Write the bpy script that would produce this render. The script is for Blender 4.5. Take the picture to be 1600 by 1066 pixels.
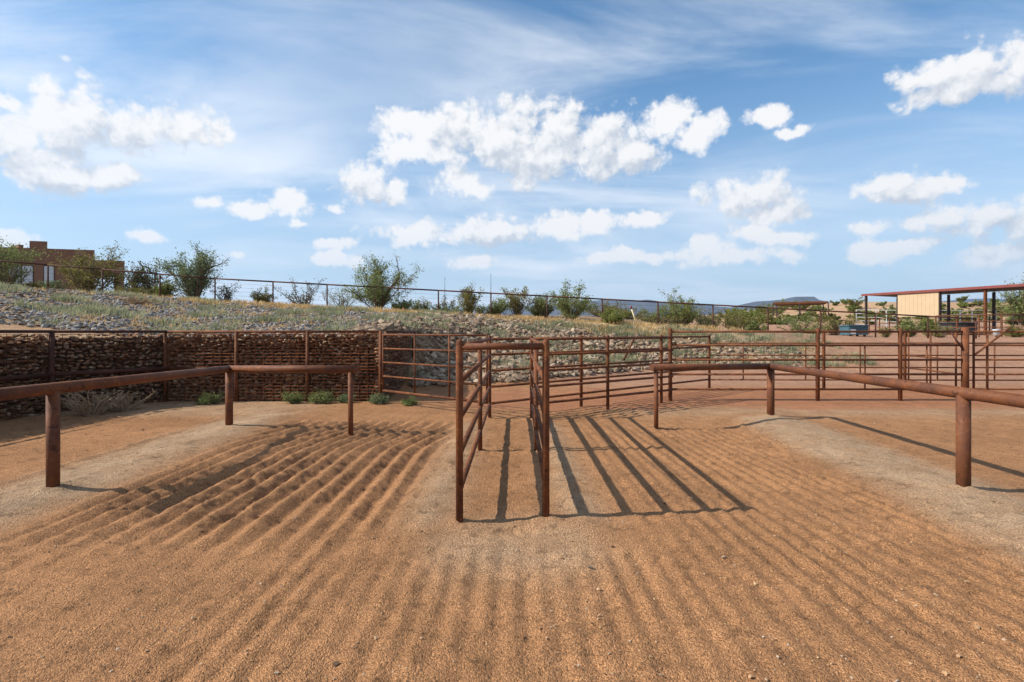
import bpy, bmesh, math, random
import numpy as np
from mathutils import Vector, Matrix

# ------------------------------------------------------------------ scene / camera / sky / sun
scene = bpy.context.scene
for o in list(bpy.data.objects):
    bpy.data.objects.remove(o)
C = scene.collection
R = math.radians
random.seed(7)
rng = np.random.default_rng(11)

EYE = 1.61
FPX, HORIZON = 800.0, 519.0            # lens in photo pixels, horizon row
cam_d = bpy.data.cameras.new('camera')
cam_d.sensor_width = 36.0
cam_d.lens = 18.0
cam_d.shift_y = -14.0 / 1600.0
cam_d.clip_start = 0.05
cam_d.clip_end = 30000
cam = bpy.data.objects.new('camera', cam_d)
C.objects.link(cam)
cam.location = (0, 0, EYE)
cam.rotation_euler = (R(90), 0, 0)
scene.camera = cam

SUN_EL = R(38.5)
SUN_AZ = math.atan2(-0.99, -0.14)      # azimuth of the sun from +Y, clockwise to +X
SUN_DIR = Vector((math.sin(SUN_AZ) * math.cos(SUN_EL), math.cos(SUN_AZ) * math.cos(SUN_EL), math.sin(SUN_EL)))

scene.view_settings.view_transform = 'Standard'
scene.view_settings.look = 'None'
scene.view_settings.exposure = 0.52
scene.view_settings.gamma = 1.0
scene.view_settings.use_curve_mapping = False

sl = bpy.data.lights.new('sun', 'SUN')
sl.energy = 5.0
sl.angle = R(0.55)
sl.color = (1.0, 0.93, 0.82)
so = bpy.data.objects.new('sun', sl)
C.objects.link(so)
so.rotation_euler = SUN_DIR.to_track_quat('Z', 'Y').to_euler()

SKY_STRENGTH = 0.081


class NT:
    """small helper to write node trees"""
    def __init__(self, tree):
        self.t = tree
        self.n = tree.nodes
        self.l = tree.links

    def new(self, typ, **kw):
        nd = self.n.new(typ)
        for k, v in kw.items():
            setattr(nd, k, v)
        return nd

    def put(self, sock, v):
        if hasattr(v, 'is_output'):
            self.l.new(v, sock)
        elif v is not None:
            sock.default_value = v

    def math(self, op, a, b=None, c=None, clamp=False):
        nd = self.new('ShaderNodeMath', operation=op, use_clamp=clamp)
        self.put(nd.inputs[0], a)
        if b is not None:
            self.put(nd.inputs[1], b)
        if c is not None:
            self.put(nd.inputs[2], c)
        return nd.outputs[0]

    def vmath(self, op, a, b=None, c=None):
        nd = self.new('ShaderNodeVectorMath', operation=op)
        self.put(nd.inputs[0], a)
        if b is not None:
            self.put(nd.inputs[1], b)
        if c is not None:
            self.put(nd.inputs[2], c)
        return nd.outputs['Value'] if op in ('LENGTH', 'DOT_PRODUCT', 'DISTANCE') else nd.outputs[0]

    def noise(self, vec, scale, detail=4, rough=0.55, dist=0.0, out='Fac'):
        nd = self.new('ShaderNodeTexNoise')
        self.put(nd.inputs['Vector'], vec)
        nd.inputs['Scale'].default_value = scale
        nd.inputs['Detail'].default_value = detail
        nd.inputs['Roughness'].default_value = rough
        nd.inputs['Distortion'].default_value = dist
        return nd.outputs[out]

    def ramp(self, fac, stops):
        nd = self.new('ShaderNodeValToRGB')
        cr = nd.color_ramp
        while len(cr.elements) < len(stops):
            cr.elements.new(0.5)
        for e, (p, c) in zip(cr.elements, stops):
            e.position = p
            e.color = (c, c, c, 1) if isinstance(c, (int, float)) else (c[0], c[1], c[2], 1)
        self.put(nd.inputs[0], fac)
        return nd.outputs[0]

    def mix(self, fac, a, b, mode='MIX'):
        nd = self.new('ShaderNodeMix', data_type='RGBA', blend_type=mode)
        self.put(nd.inputs[0], fac)
        self.put(nd.inputs[6], a if hasattr(a, 'is_output') else (a[0], a[1], a[2], 1))
        self.put(nd.inputs[7], b if hasattr(b, 'is_output') else (b[0], b[1], b[2], 1))
        return nd.outputs[2]

    def smooth(self, v, lo, hi):
        nd = self.new('ShaderNodeMapRange', interpolation_type='SMOOTHSTEP')
        self.put(nd.inputs[0], v)
        nd.inputs[1].default_value = lo
        nd.inputs[2].default_value = hi
        nd.inputs[3].default_value = 0.0
        nd.inputs[4].default_value = 1.0
        return nd.outputs[0]


# photo-pixel puffs of the cumulus clouds: (x, y, half width, half height) -> world azimuth / elevation
PUFFS = [
    (20, 225, 75, 50), (90, 205, 55, 58), (150, 180, 48, 44), (215, 205, 70, 40), (285, 205, 55, 30), (60, 262, 110, 26), (190, 270, 80, 22), (-60, 230, 70, 60),
    (10, 165, 22, 12), (640, 195, 48, 24), (720, 200, 60, 30), (640, 235, 55, 22), (780, 215, 70, 42), (870, 195, 55, 38), (940, 220, 60, 42), (850, 250, 130, 34), (985, 240, 50, 26),
    (1040, 190, 44, 28), (1090, 208, 44, 24), (1195, 185, 32, 17), (1235, 208, 28, 8),
    (1450, 120, 70, 22), (1530, 110, 60, 34), (1600, 100, 70, 38), (1500, 140, 120, 16),
    (330, 312, 34, 12), (390, 322, 40, 12), (455, 315, 42, 22), (570, 290, 46, 28), (610, 300, 22, 18), (710, 290, 46, 22), (745, 302, 34, 14), (524, 328, 12, 9),
    (880, 350, 48, 22), (930, 345, 36, 18), (650, 370, 66, 18), (760, 362, 70, 20), (1020, 338, 42, 14), (960, 398, 46, 10), (1015, 402, 44, 9),
    (1180, 300, 74, 30), (1200, 330, 60, 20), (1170, 360, 34, 16), (1215, 370, 46, 12), (1110, 390, 34, 22), (1150, 405, 80, 14), (1215, 395, 30, 14),
    (1380, 290, 60, 22), (1460, 290, 60, 20), (1360, 352, 32, 14), (1390, 388, 70, 16), (1470, 335, 80, 20), (1540, 340, 60, 28), (1600, 350, 60, 30), (1580, 400, 70, 18),
    (235, 370, 36, 12), (15, 372, 40, 16), (375, 397, 20, 8), (515, 384, 34, 10), (520, 412, 40, 12), (735, 412, 44, 13), (465, 352, 18, 7),
]


def az_el(px, py):
    u, v = (px - 800.0) / FPX, (HORIZON - py) / FPX
    return math.atan(u), math.atan(v / math.sqrt(1 + u * u)), u


def build_world():
    w = bpy.data.worlds.new('World')
    scene.world = w
    w.use_nodes = True
    w.cycles.sampling_method = 'MANUAL'
    w.cycles.sample_map_resolution = 256
    t = NT(w.node_tree)
    t.n.clear()
    out = t.new('ShaderNodeOutputWorld')
    bg = t.new('ShaderNodeBackground')
    bg.inputs['Strength'].default_value = SKY_STRENGTH
    t.l.new(bg.outputs[0], out.inputs['Surface'])
    sky = t.new('ShaderNodeTexSky', sky_type='NISHITA')
    sky.sun_disc = False
    sky.sun_elevation = SUN_EL
    sky.sun_rotation = SUN_AZ
    sky.altitude = 600
    sky.air_density = 1.0
    sky.dust_density = 0.5
    sky.ozone_density = 1.6
    tc = t.new('ShaderNodeTexCoord')
    d = t.vmath('NORMALIZE', tc.outputs['Generated'])
    sep = t.new('ShaderNodeSeparateXYZ')
    t.l.new(d, sep.inputs[0])
    x, y, z = sep.outputs
    az = t.math('ARCTAN2', x, y)
    el = t.math('ARCSINE', z)
    comb = t.new('ShaderNodeCombineXYZ')
    t.l.new(az, comb.inputs[0])
    t.l.new(el, comb.inputs[1])
    p = comb.outputs[0]
    # billowing warp
    wn = t.noise(d, 9.0, 5, 0.6, out='Color')
    warp = t.vmath('MULTIPLY_ADD', wn, (0.075, 0.05, 0), (-0.0375, -0.025, 0))
    pw = t.vmath('ADD', p, warp)

    def field(vec, least=0):
        acc = None
        for (px, py, rx, ry) in PUFFS:
            if rx * ry < least:
                continue
            a, e, u = az_el(px, py)
            ra = 1.2 * rx / FPX / (1 + u * u)
            re = 1.22 * ry / FPX / math.sqrt(1 + u * u)
            q = t.vmath('MULTIPLY_ADD', vec, (1 / ra, 1 / re, 0), (-a / ra, -e / re, 0))
            ln = t.vmath('LENGTH', q)
            acc = ln if acc is None else t.math('SMOOTH_MIN', acc, ln, 0.35)
        return acc

    f1 = field(pw)
    sun_off = t.vmath('ADD', pw, (-0.012, 0.022, 0))
    f2 = field(sun_off, 1250)
    def puff(vec):
        nd = t.new('ShaderNodeTexVoronoi', feature='F1')
        t.put(nd.inputs['Vector'], vec)
        nd.inputs['Scale'].default_value = 17.0
        nd.inputs['Detail'].default_value = 3.0
        nd.inputs['Roughness'].default_value = 0.55
        nd.inputs['Lacunarity'].default_value = 2.3
        return nd.outputs['Distance']
    dn = t.vmath('ADD', d, t.vmath('MULTIPLY_ADD', t.noise(d, 14.0, 3, 0.6, out='Color'), (0.03, 0.03, 0.03), (-0.015, -0.015, -0.015)))
    v1 = puff(dn)
    v2 = puff(t.vmath('ADD', dn, (-0.010, 0.0, 0.014)))
    nf = t.noise(d, 60.0, 5, 0.62)
    g1 = t.math('MULTIPLY_ADD', v1, 0.8, t.math('SUBTRACT', f1, 0.72))
    g1 = t.math('MULTIPLY_ADD', nf, 0.75, t.math('SUBTRACT', g1, 0.375))
    dens = t.math('SUBTRACT', 1.0, t.smooth(g1, 0.58, 1.14))
    # the same kind of cumulus all round the sky, outside the mapped sector
    gn = t.noise(t.vmath('MULTIPLY', d, (1, 1, 2.6)), 4.2, 6, 0.6)
    outside = t.smooth(t.math('ABSOLUTE', az), 0.86, 1.05)
    band = t.math('MULTIPLY', t.smooth(el, 0.02, 0.1), t.math('SUBTRACT', 1.0, t.smooth(el, 0.5, 0.9)))
    gen = t.math('MULTIPLY', t.math('MULTIPLY', t.smooth(gn, 0.55, 0.63), outside), band)
    dens = t.math('MAXIMUM', dens, gen)
    # shading of the puffs: lit towards the sun, grey-blue underneath
    rel = t.math('ADD', t.math('MULTIPLY', t.math('SUBTRACT', f2, f1), 0.75), t.math('MULTIPLY', t.math('SUBTRACT', v2, v1), 0.9))
    lit = t.smooth(rel, -0.5, 0.42)
    ccol = t.mix(lit, (5.3, 5.75, 6.4), (8.7, 8.65, 8.6))
    # high thin cirrus veil on a flat layer
    den = t.math('ADD', t.math('MAXIMUM', z, 0.0), 0.16)
    comb2 = t.new('ShaderNodeCombineXYZ')
    t.l.new(t.math('DIVIDE', x, den), comb2.inputs[0])
    t.l.new(t.math('DIVIDE', y, den), comb2.inputs[1])
    mp = t.new('ShaderNodeMapping')
    t.l.new(comb2.outputs[0], mp.inputs[0])
    mp.inputs['Rotation'].default_value = (0, 0, R(32))
    mp.inputs['Scale'].default_value = (0.6, 1.5, 1)
    mp.inputs['Location'].default_value = (3.3, 1.2, 0)
    c1 = t.noise(mp.outputs[0], 1.0, 7, 0.6, 0.6)
    c2 = t.noise(comb2.outputs[0], 0.55, 3, 0.5)
    cir = t.math('MULTIPLY', t.smooth(c1, 0.36, 0.72), t.smooth(c2, 0.30, 0.56))
    cir = t.math('MULTIPLY', cir, 0.85)
    haze = t.math('SUBTRACT', 1.0, t.smooth(el, -0.02, 0.48))
    tint = t.mix(1.0, sky.outputs[0], (0.98, 1.42, 1.55), 'MULTIPLY')
    skyc = t.mix(t.math('MULTIPLY', haze, 0.8), tint, (5.6, 6.3, 7.15))
    skyc = t.mix(cir, skyc, (8.5, 8.9, 9.4))
    low = t.math('SUBTRACT', 1.0, t.math('MULTIPLY', t.math('SUBTRACT', 1.0, t.smooth(el, 0.03, 0.2)), 0.45))
    full = t.mix(t.math('MULTIPLY', dens, low), skyc, ccol)
    t.l.new(full, bg.inputs['Color'])


build_world()

# ------------------------------------------------------------------ numpy noise
_perm = rng.permutation(4096)
_grad = rng.uniform(0, 2 * np.pi, 4096)


def perlin(x, y):
    x = np.asarray(x, float); y = np.asarray(y, float)
    xi = np.floor(x).astype(np.int64); yi = np.floor(y).astype(np.int64)
    xf = x - xi; yf = y - yi

    def g(ix, iy, fx, fy):
        h = _perm[(_perm[ix & 4095] + iy) & 4095]
        a = _grad[h]
        return np.cos(a) * fx + np.sin(a) * fy
    u = xf * xf * xf * (xf * (xf * 6 - 15) + 10)
    v = yf * yf * yf * (yf * (yf * 6 - 15) + 10)
    a = g(xi, yi, xf, yf); b = g(xi + 1, yi, xf - 1, yf)
    c = g(xi, yi + 1, xf, yf - 1); e = g(xi + 1, yi + 1, xf - 1, yf - 1)
    return (a + u * (b - a)) + v * ((c + u * (e - c)) - (a + u * (b - a)))


def fbm(x, y, octv=4, gain=0.5):
    s = 0; a = 1.0; f = 1.0
    for k in range(octv):
        s = s + a * perlin(x * f + 17.3 * k, y * f - 9.1 * k)
        a *= gain; f *= 2.03
    return s


def sstep(v, lo, hi):
    t = np.clip((np.asarray(v, float) - lo) / (hi - lo), 0, 1)
    return t * t * (3 - 2 * t)


# ------------------------------------------------------------------ terrain
WALL_C = (-8.0, 11.9)                   # corner of the gabion wall
WALL_E = (-3.0, 11.9)                   # its right end
WALL_K = (-9.2, 10.2)                   # second corner, near the frame edge
WALL_L = (-9.6, -1.0)                   # its left end (out of frame)


def behind(X, Y):
    return np.maximum.reduce([Y - 11.9, (X + 8) * -0.817 + (Y - 11.9) * 0.577, -(X + 9.2) + (Y - 10.2) * 0.0357])


FENCE_Y = 28.0


def ridge_z(X):
    X = np.asarray(X, float)
    return np.clip(2.32 - 0.053 * X, 1.25, 5.2)


def bank(X, Y):
    """large-scale height without the small relief"""
    X = np.asarray(X, float); Y = np.asarray(Y, float)
    zr = ridge_z(X)
    s = behind(X, Y)
    zl = (1.42 + (zr - 1.42) * np.clip(s / 14.0, 0, 1) ** 0.92) * sstep(s, 0.12, 0.5)
    toe = np.interp(X, [-3, 0, 2.5, 5, 9, 13, 20], [12.7, 14.3, 17.0, 19.5, 20.5, 20.0, 18.0])
    tt = np.clip((Y - toe) / (26.5 - toe), 0, 1)
    zz = zr * (0.65 * tt + 0.35 * tt * tt * (3 - 2 * tt))
    w = sstep(X, -3.5, -3.15 + np.clip(Y - 14.0, 0, 30) * 0.5)
    z = zl * (1 - w) + zz * w
    # behind the ridge fence
    right = sstep(X, 6, 22)
    far_r = 1.25 + 0.046 * np.clip(Y - 38, 0, 80)
    hill = 3.8 * np.exp(-(((X - 118) / 50) ** 2 + ((Y - 128) / 34) ** 2)) + 2.0 * np.exp(-(((X - 78) / 22) ** 2 + ((Y - 135) / 30) ** 2))
    far_l = zr + 0.75 * np.exp(-(((X - 6) / 9) ** 2 + ((Y - 35) / 4.0) ** 2)) - 0.02 * np.clip(Y - 30, 0, 120)
    back = far_l * (1 - right) + (far_r + hill) * right
    b = sstep(Y, 27.0, 31.0)
    z = z * (1 - b) + back * b
    z = np.where(Y > 300, z * np.exp(-(Y - 300) / 900.0), z)
    z = z * sstep(Y, -14, -6)
    z = z * (1 - sstep(np.abs(X), 400, 1200))
    return z


def relief(X, Y):
    """furrows, berms, clods of the raked yard"""
    yard = 1 - sstep(Y, 10.0, 12.5)
    yard = yard * (1 - sstep(np.abs(X), 9, 13)) * sstep(Y, -6, 0)
    wob = 0.05 * fbm(X * 0.5, Y * 0.22, 3) + 0.02 * fbm(X * 2.2 + 5, Y * 1.1, 2)
    # furrows along Y
    left = sstep(X, -4.15, -3.8) * (1 - sstep(X, -1.25, -0.8)) * (1 - sstep(Y, 8.6, 9.6)) * sstep(Y + 0.5 * fbm(X * 0.8, Y * 0.3 + 7, 2), 3.3, 4.7)
    leftb = (1 - sstep(X, -5.4, -5.1)) * sstep(X, -9, -7.5) * 0.45 * (1 - sstep(Y, 9.4, 10.4))
    mid = sstep(X, -2.6, -1.2) * (1 - sstep(X, 1.2, 2.6)) * (1 - sstep(Y, 3.3, 4.2)) * 0.3
    rgt = sstep(X, 0.9, 1.5) * (1 - sstep(X, 3.3, 3.9)) * (1 - sstep(Y, 8.0, 9.2)) * 0.22
    near = (1 - sstep(Y, 3.0, 4.4)) * 0.14 * sstep(X, -2.3, -1.1)
    brk = np.clip(0.95 + 0.4 * fbm(X * 0.9, Y * 0.5, 3), 0.35, 1.3) * yard
    amp = np.clip(np.maximum(left, leftb), 0, 1) * brk
    ph = (X - 0.55 * sstep(Y, 6.8, 9.2) * sstep(X, -5, -4) * (1 - sstep(X, -1, 0)) + 0.6 * wob) / 0.235
    tri = np.abs((ph % 1.0) * 2 - 1)
    z = 0.076 * amp * (tri ** 0.85 - 0.5) + 0.007 * amp * fbm(X * 17, Y * 13, 2, 0.6) + 0.006 * amp * fbm(X * 5.1, Y * 3.6, 3)
    # finer rake lines in the other parts of the yard
    fine = np.clip(np.maximum.reduce([mid * 2.4, rgt * 3.6, near * 4.0]), 0, 1) * (1 - np.clip(left, 0, 1)) * brk
    ph2 = (X * (1 + 0.02 * (Y - 4)) + 0.7 * wob) / 0.158
    tri2 = np.abs((ph2 % 1.0) * 2 - 1)
    z += 0.034 * fine * np.clip(0.9 + 0.8 * fbm(X * 1.7 + 3, Y * 0.9, 3), 0.25, 1.3) * (tri2 ** 0.85 - 0.5) + 0.006 * fine * fbm(X * 17, Y * 13, 2, 0.6)
    amp = np.maximum(amp, 0.5 * fine)
    # soil heaped round the post feet
    for bx_, by_, br_ in ((-4.545, 5.07, 0.17), (-4.651, 8.42, 0.17), (-2.5, 7.93, 0.12), (4.47, 5.07, 0.18), (4.82, 9.54, 0.18), (2.37, 8.42, 0.12), (-0.443, 4.32, 0.11), (0.292, 4.41, 0.11), (-0.43, 6.89, 0.11), (0.325, 6.89, 0.11), (-0.414, 9.47, 0.12), (0.358, 9.4, 0.12)):
        dd = ((X - bx_) ** 2 + (Y - by_) ** 2) / br_ ** 2
        z += 0.028 * np.exp(-dd) * (1 + 1.2 * fbm(X * 9, Y * 9, 2))
    # cross streaks on the right and far left foreground
    cross = (sstep(X, 1.0, 2.4) * (1 - sstep(X, 3.8, 4.4)) + (1 - sstep(X, -2.9, -2.0)) * 0.9 * (1 - sstep(Y, 3.4, 4.4)))
    z += 0.012 * cross * yard * np.sin((Y + 0.06 * fbm(X * 1.3, Y * 2, 3)) * 2 * np.pi / 0.21) * (0.5 + fbm(X * 0.7, Y * 3, 2))
    # berms under the hitching rails
    for cx, wd, h in ((4.42, 0.55, 0.06), (-4.62, 0.5, 0.07)):
        z += h * np.exp(-((X - cx - 0.06 * (Y - 5)) / wd) ** 2) * yard * (1 - sstep(Y, 9.4, 10.6))
    # alley between the panels a bit beaten down, ridge along its outside
    z += yard * 0.035 * (np.exp(-((X + 0.75) / 0.16) ** 2) + 0.8 * np.exp(-((X - 0.62) / 0.14) ** 2)) * sstep(Y, 3.6, 4.6) * (1 - sstep(Y, 9, 10))
    # clods and footprints
    loose = np.clip(0.45 + 0.25 * amp + 0.5 * fbm(X * 0.8 + 3, Y * 0.8, 2), 0.15, 1.3)
    z += yard * 0.012 * fbm(X * 2.6, Y * 2.6, 3, 0.6)
    z += yard * loose * (0.021 * fbm(X * 6, Y * 6, 3, 0.6) + 0.0095 * fbm(X * 19, Y * 19, 2, 0.6))
    dig = np.exp(-(((X - 0.05) / 0.22) ** 2 + ((Y - 4.15) / 0.12) ** 2))
    z += -0.05 * dig * (0.7 + fbm(X * 7, Y * 7, 2))
    row = np.exp(-((X - 3.55 - 0.13 * (Y - 6)) / 0.16) ** 2) * sstep(Y, 5.2, 6.2) * (1 - sstep(Y, 8.6, 9.2))
    z += 0.05 * row * fbm(X * 5, Y * 5, 2)
    return z


def rough(X, Y, Z):
    outside = sstep(Y, 11.5, 14) * (1 - sstep(Y, 300, 900))
    return outside * (0.06 * fbm(X * 0.9, Y * 0.9, 3) * sstep(Z, 0.15, 0.8) + 0.02 * fbm(X * 0.4, Y * 0.4, 2))


def ground_z(X, Y):
    X = np.asarray(X, float); Y = np.asarray(Y, float)
    b = bank(X, Y)
    return b + relief(X, Y) + rough(X, Y, b)


def gz(x, y):
    return float(ground_z(np.array([x]), np.array([y]))[0])


def grow(start, step, factor, limit):
    out = []
    v, s = start, step
    while abs(v) < limit:
        s *= factor
        v += s
        out.append(v)
    return np.array(out)


fx = np.arange(-5.5, 5.501, 0.021)
mx = np.arange(5.62, 14.0, 0.12)
gx = grow(mx[-1], 0.12, 1.14, 7000)
XS = np.concatenate([-gx[::-1], -mx[::-1], fx, mx, gx])
fy = np.arange(2.0, 8.0, 0.028)
my = np.arange(8.0, 12.0, 0.06)
ny = np.arange(12.0, 32.0, 0.16)
gy = grow(ny[-1], 0.16, 1.10, 7000)
by = -grow(-2.0, 0.04, 1.25, 7000)[::1]
by = 2.0 - (grow(0.0, 0.04, 1.25, 7000))
YS = np.concatenate([by[::-1], fy, my, ny, gy])
GX, GY = np.meshgrid(XS, YS)
GZ = ground_z(GX, GY)


def soil_colour(X, Y):
    """what the ground is made of, as its plain colour"""
    def col(c): return np.array(c)[None, None, :]
    sand = col((0.345, 0.173, 0.079))
    gravel = col((0.395, 0.268, 0.165))
    red = col((0.335, 0.14, 0.072))
    road = col((0.36, 0.20, 0.127))
    soil = col((0.27, 0.185, 0.112))
    straw = col((0.50, 0.37, 0.225))
    n = fbm(X * 0.7, Y * 0.7, 4)
    n2 = fbm(X * 2.1 + 9, Y * 2.1, 3)
    out = np.broadcast_to(sand, X.shape + (3,)).copy()

    def lay(m, c):
        m = np.clip(m, 0, 1)[..., None]
        return out * (1 - m) + c * m
    g1 = np.exp(-((X - 4.35 - 0.08 * (Y - 5) + 0.12 * n) / 0.62) ** 4) * (1 - sstep(Y, 9.0, 10.2))
    g2 = np.exp(-((X + 4.75 - 0.0 * (Y - 5) + 0.12 * n) / 0.62) ** 4) * (1 - sstep(Y, 9.5, 11))
    g3 = np.exp(-((X - 0.05 + 0.15 * n) / 0.75) ** 4) * np.exp(-((Y - 3.9) / 0.55) ** 2) * 0.75
    g4 = (np.exp(-((X + 0.72) / 0.26) ** 2) + np.exp(-((X - 0.6) / 0.24) ** 2)) * sstep(Y, 3.8, 4.6) * (1 - sstep(Y, 8.5, 9.5)) * 0.7
    g5 = np.exp(-((Y - 10.4 + 0.3 * n) / 0.7) ** 2) * sstep(X, 1.5, 3.0) * 0.6
    g6 = (1 - sstep(X, -5.0, -3.4)) * sstep(Y, 9.3, 10.4) * 0.7
    m = np.clip(np.maximum.reduce([g1, g2, g3, g4, g5, g6]) * (0.9 + 0.5 * n2), 0, 0.92)
    out = lay(m, gravel)
    out = lay(sstep(Y + 0.7 * n, 10.1, 11.3) * (1 - sstep(Y + n, 13.2, 15.5)) * sstep(X, -2.6, 0.2) * (0.75 + 0.4 * n2), red)
    out = lay(sstep(Y, 13.5, 16.5) * 0.95 * sstep(X, -1, 3), road)
    b = bank(X, Y)
    out = lay(sstep(b, 0.15, 0.5) * (1 - sstep(X, 12, 16)) * sstep(Y, 11.9, 12.4), soil)
    s_ = sstep(Y + 0.8 * n, 24.0, 25.6) * (1 - sstep(Y, 29, 31)) * (1 - sstep(X, 8, 13))
    out = lay(s_ * 0.9, straw)
    out = lay(sstep(Y, 55, 90), col((0.40, 0.255, 0.15)))
    out *= (1 + 0.16 * n + 0.08 * n2)[..., None]
    return np.clip(out, 0.02, 0.8)


def grid_mesh(name, X, Y, Z, cols=None):
    ny_, nx_ = X.shape
    me = bpy.data.meshes.new(name)
    co = np.stack([X, Y, Z], -1).reshape(-1, 3)
    me.vertices.add(len(co))
    me.vertices.foreach_set('co', co.astype(np.float32).ravel())
    i = np.arange(ny_ * nx_).reshape(ny_, nx_)
    q = np.stack([i[:-1, :-1], i[:-1, 1:], i[1:, 1:], i[1:, :-1]], -1).reshape(-1, 4)
    me.loops.add(q.size)
    me.loops.foreach_set('vertex_index', q.ravel().astype(np.int32))
    me.polygons.add(len(q))
    me.polygons.foreach_set('loop_start', (np.arange(len(q)) * 4).astype(np.int32))
    me.polygons.foreach_set('use_smooth', np.ones(len(q), bool))
    if cols is not None:
        a = me.color_attributes.new('soil', 'FLOAT_COLOR', 'POINT')
        rgba = np.concatenate([cols.reshape(-1, 3), np.ones((len(co), 1))], 1)
        a.data.foreach_set('color', rgba.astype(np.float32).ravel())
    me.update()
    me.validate()
    return me


# ------------------------------------------------------------------ materials
MATS = {}


def material(name):
    m = bpy.data.materials.new(name)
    m.use_nodes = True
    t = NT(m.node_tree)
    b = t.n['Principled BSDF']
    MATS[name] = m
    return m, t, b


def pos(t):
    return t.new('ShaderNodeNewGeometry').outputs['Position']


def bump(t, b, h, strength, dist):
    nd = t.new('ShaderNodeBump')
    nd.inputs['Strength'].default_value = strength
    nd.inputs['Distance'].default_value = dist
    t.l.new(h, nd.inputs['Height'])
    t.l.new(nd.outputs[0], b.inputs['Normal'])


def mat_ground():
    m, t, b = material('ground')
    at = t.new('ShaderNodeAttribute', attribute_name='soil')
    p = pos(t)
    vor = t.new('ShaderNodeTexVoronoi')
    t.put(vor.inputs['Vector'], p)
    vor.inputs['Scale'].default_value = 130
    sepc = t.new('ShaderNodeSeparateColor')
    t.l.new(vor.outputs['Color'], sepc.inputs[0])
    grain = t.ramp(sepc.outputs[0], [(0.0, 0.58), (0.25, 0.86), (0.7, 1.05), (0.93, 1.2), (1.0, 1.6)])
    n1 = t.noise(p, 48, 4, 0.65)
    n2 = t.noise(p, 2.3, 4, 0.6)
    c = t.mix(1.0, at.outputs['Color'], grain, 'MULTIPLY')
    c = t.mix(1.0, c, t.ramp(n1, [(0.3, 0.72), (0.5, 1.0), (0.72, 1.2)]), 'MULTIPLY')
    c = t.mix(1.0, c, t.ramp(n2, [(0.3, 0.85), (0.7, 1.12)]), 'MULTIPLY')
    n3 = t.noise(p, 7.5, 5, 0.68)
    c = t.mix(1.0, c, t.ramp(n3, [(0.0, 1.06), (0.54, 1.04), (0.66, 0.66), (1.0, 0.6)]), 'MULTIPLY')
    t.l.new(c, b.inputs['Base Color'])
    b.inputs['Roughness'].default_value = 0.95
    b.inputs['Specular IOR Level'].default_value = 0.15
    h = t.math('ADD', t.math('MULTIPLY', t.math('SUBTRACT', 1.0, vor.outputs['Distance']), 0.5), t.math('MULTIPLY', n1, 1.3))
    bump(t, b, h, 1.0, 0.017)


def mat_rust(name, c0, c1, c2, rough_=0.72):
    m, t, b = material(name)
    p = pos(t)
    n1 = t.noise(p, 3.2, 5, 0.62, 0.4)
    n2 = t.noise(p, 42, 4, 0.65)
    c = t.mix(t.smooth(n1, 0.34, 0.66), c0, c1)
    c = t.mix(t.smooth(n2, 0.55, 0.78), c, c2)
    n3 = t.noise(p, 11, 6, 0.7, 0.8)
    c = t.mix(t.smooth(n3, 0.56, 0.68), c, tuple(0.55 * a for a in c1))
    c = t.mix(t.math('MULTIPLY', t.smooth(n3, 0.44, 0.34), 0.55), c, tuple(1.25 * a for a in c2))
    t.l.new(c, b.inputs['Base Color'])
    t.l.new(t.ramp(n1, [(0.3, rough_ - 0.12), (0.7, rough_ + 0.12)]), b.inputs['Roughness'])
    b.inputs['Metallic'].default_value = 0.0
    b.inputs['Specular IOR Level'].default_value = 0.18
    bump(t, b, t.math('ADD', n2, n3), 0.4, 0.004)


def mat_plain(name, col, rough_=0.8, var=0.18, scale=6.0, spec=0.3, metal=0.0):
    m, t, b = material(name)
    p = pos(t)
    n = t.noise(p, scale, 4, 0.6)
    k = t.ramp(n, [(0.28, 1 - var), (0.72, 1 + var)])
    t.l.new(t.mix(1.0, col, k, 'MULTIPLY'), b.inputs['Base Color'])
    b.inputs['Roughness'].default_value = rough_
    b.inputs['Specular IOR Level'].default_value = spec
    b.inputs['Metallic'].default_value = metal


def mat_rock(name, stops):
    """each stone gets its own tone (colour cell in space) plus grain"""
    m, t, b = material(name)
    p = pos(t)
    at = t.new('ShaderNodeAttribute', attribute_name='tone')
    oi = t.new('ShaderNodeObjectInfo')
    f = t.math('FRACT', t.math('ADD', at.outputs['Fac'], oi.outputs['Random']))
    c = t.ramp(f, stops)
    n = t.noise(p, 22, 5, 0.65)
    c = t.mix(1.0, c, t.ramp(n, [(0.3, 0.65), (0.7, 1.25)]), 'MULTIPLY')
    t.l.new(c, b.inputs['Base Color'])
    b.inputs['Roughness'].default_value = 0.92
    b.inputs['Specular IOR Level'].default_value = 0.2
    bump(t, b, n, 0.5, 0.02)


def mat_leaf(name, ca, cb, trans=0.38):
    m, t, b = material(name)
    at = t.new('ShaderNodeAttribute', attribute_name='tone')
    c = t.mix(at.outputs['Fac'], ca, cb)
    t.l.new(c, b.inputs['Base Color'])
    b.inputs['Roughness'].default_value = 0.7
    b.inputs['Specular IOR Level'].default_value = 0.25
    tr = t.new('ShaderNodeBsdfTranslucent')
    t.l.new(c, tr.inputs['Color'])
    mx_ = t.new('ShaderNodeMixShader')
    mx_.inputs[0].default_value = trans
    t.l.new(b.outputs[0], mx_.inputs[1])
    t.l.new(tr.outputs[0], mx_.inputs[2])
    t.l.new(mx_.outputs[0], t.n['Material Output'].inputs['Surface'])


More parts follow.
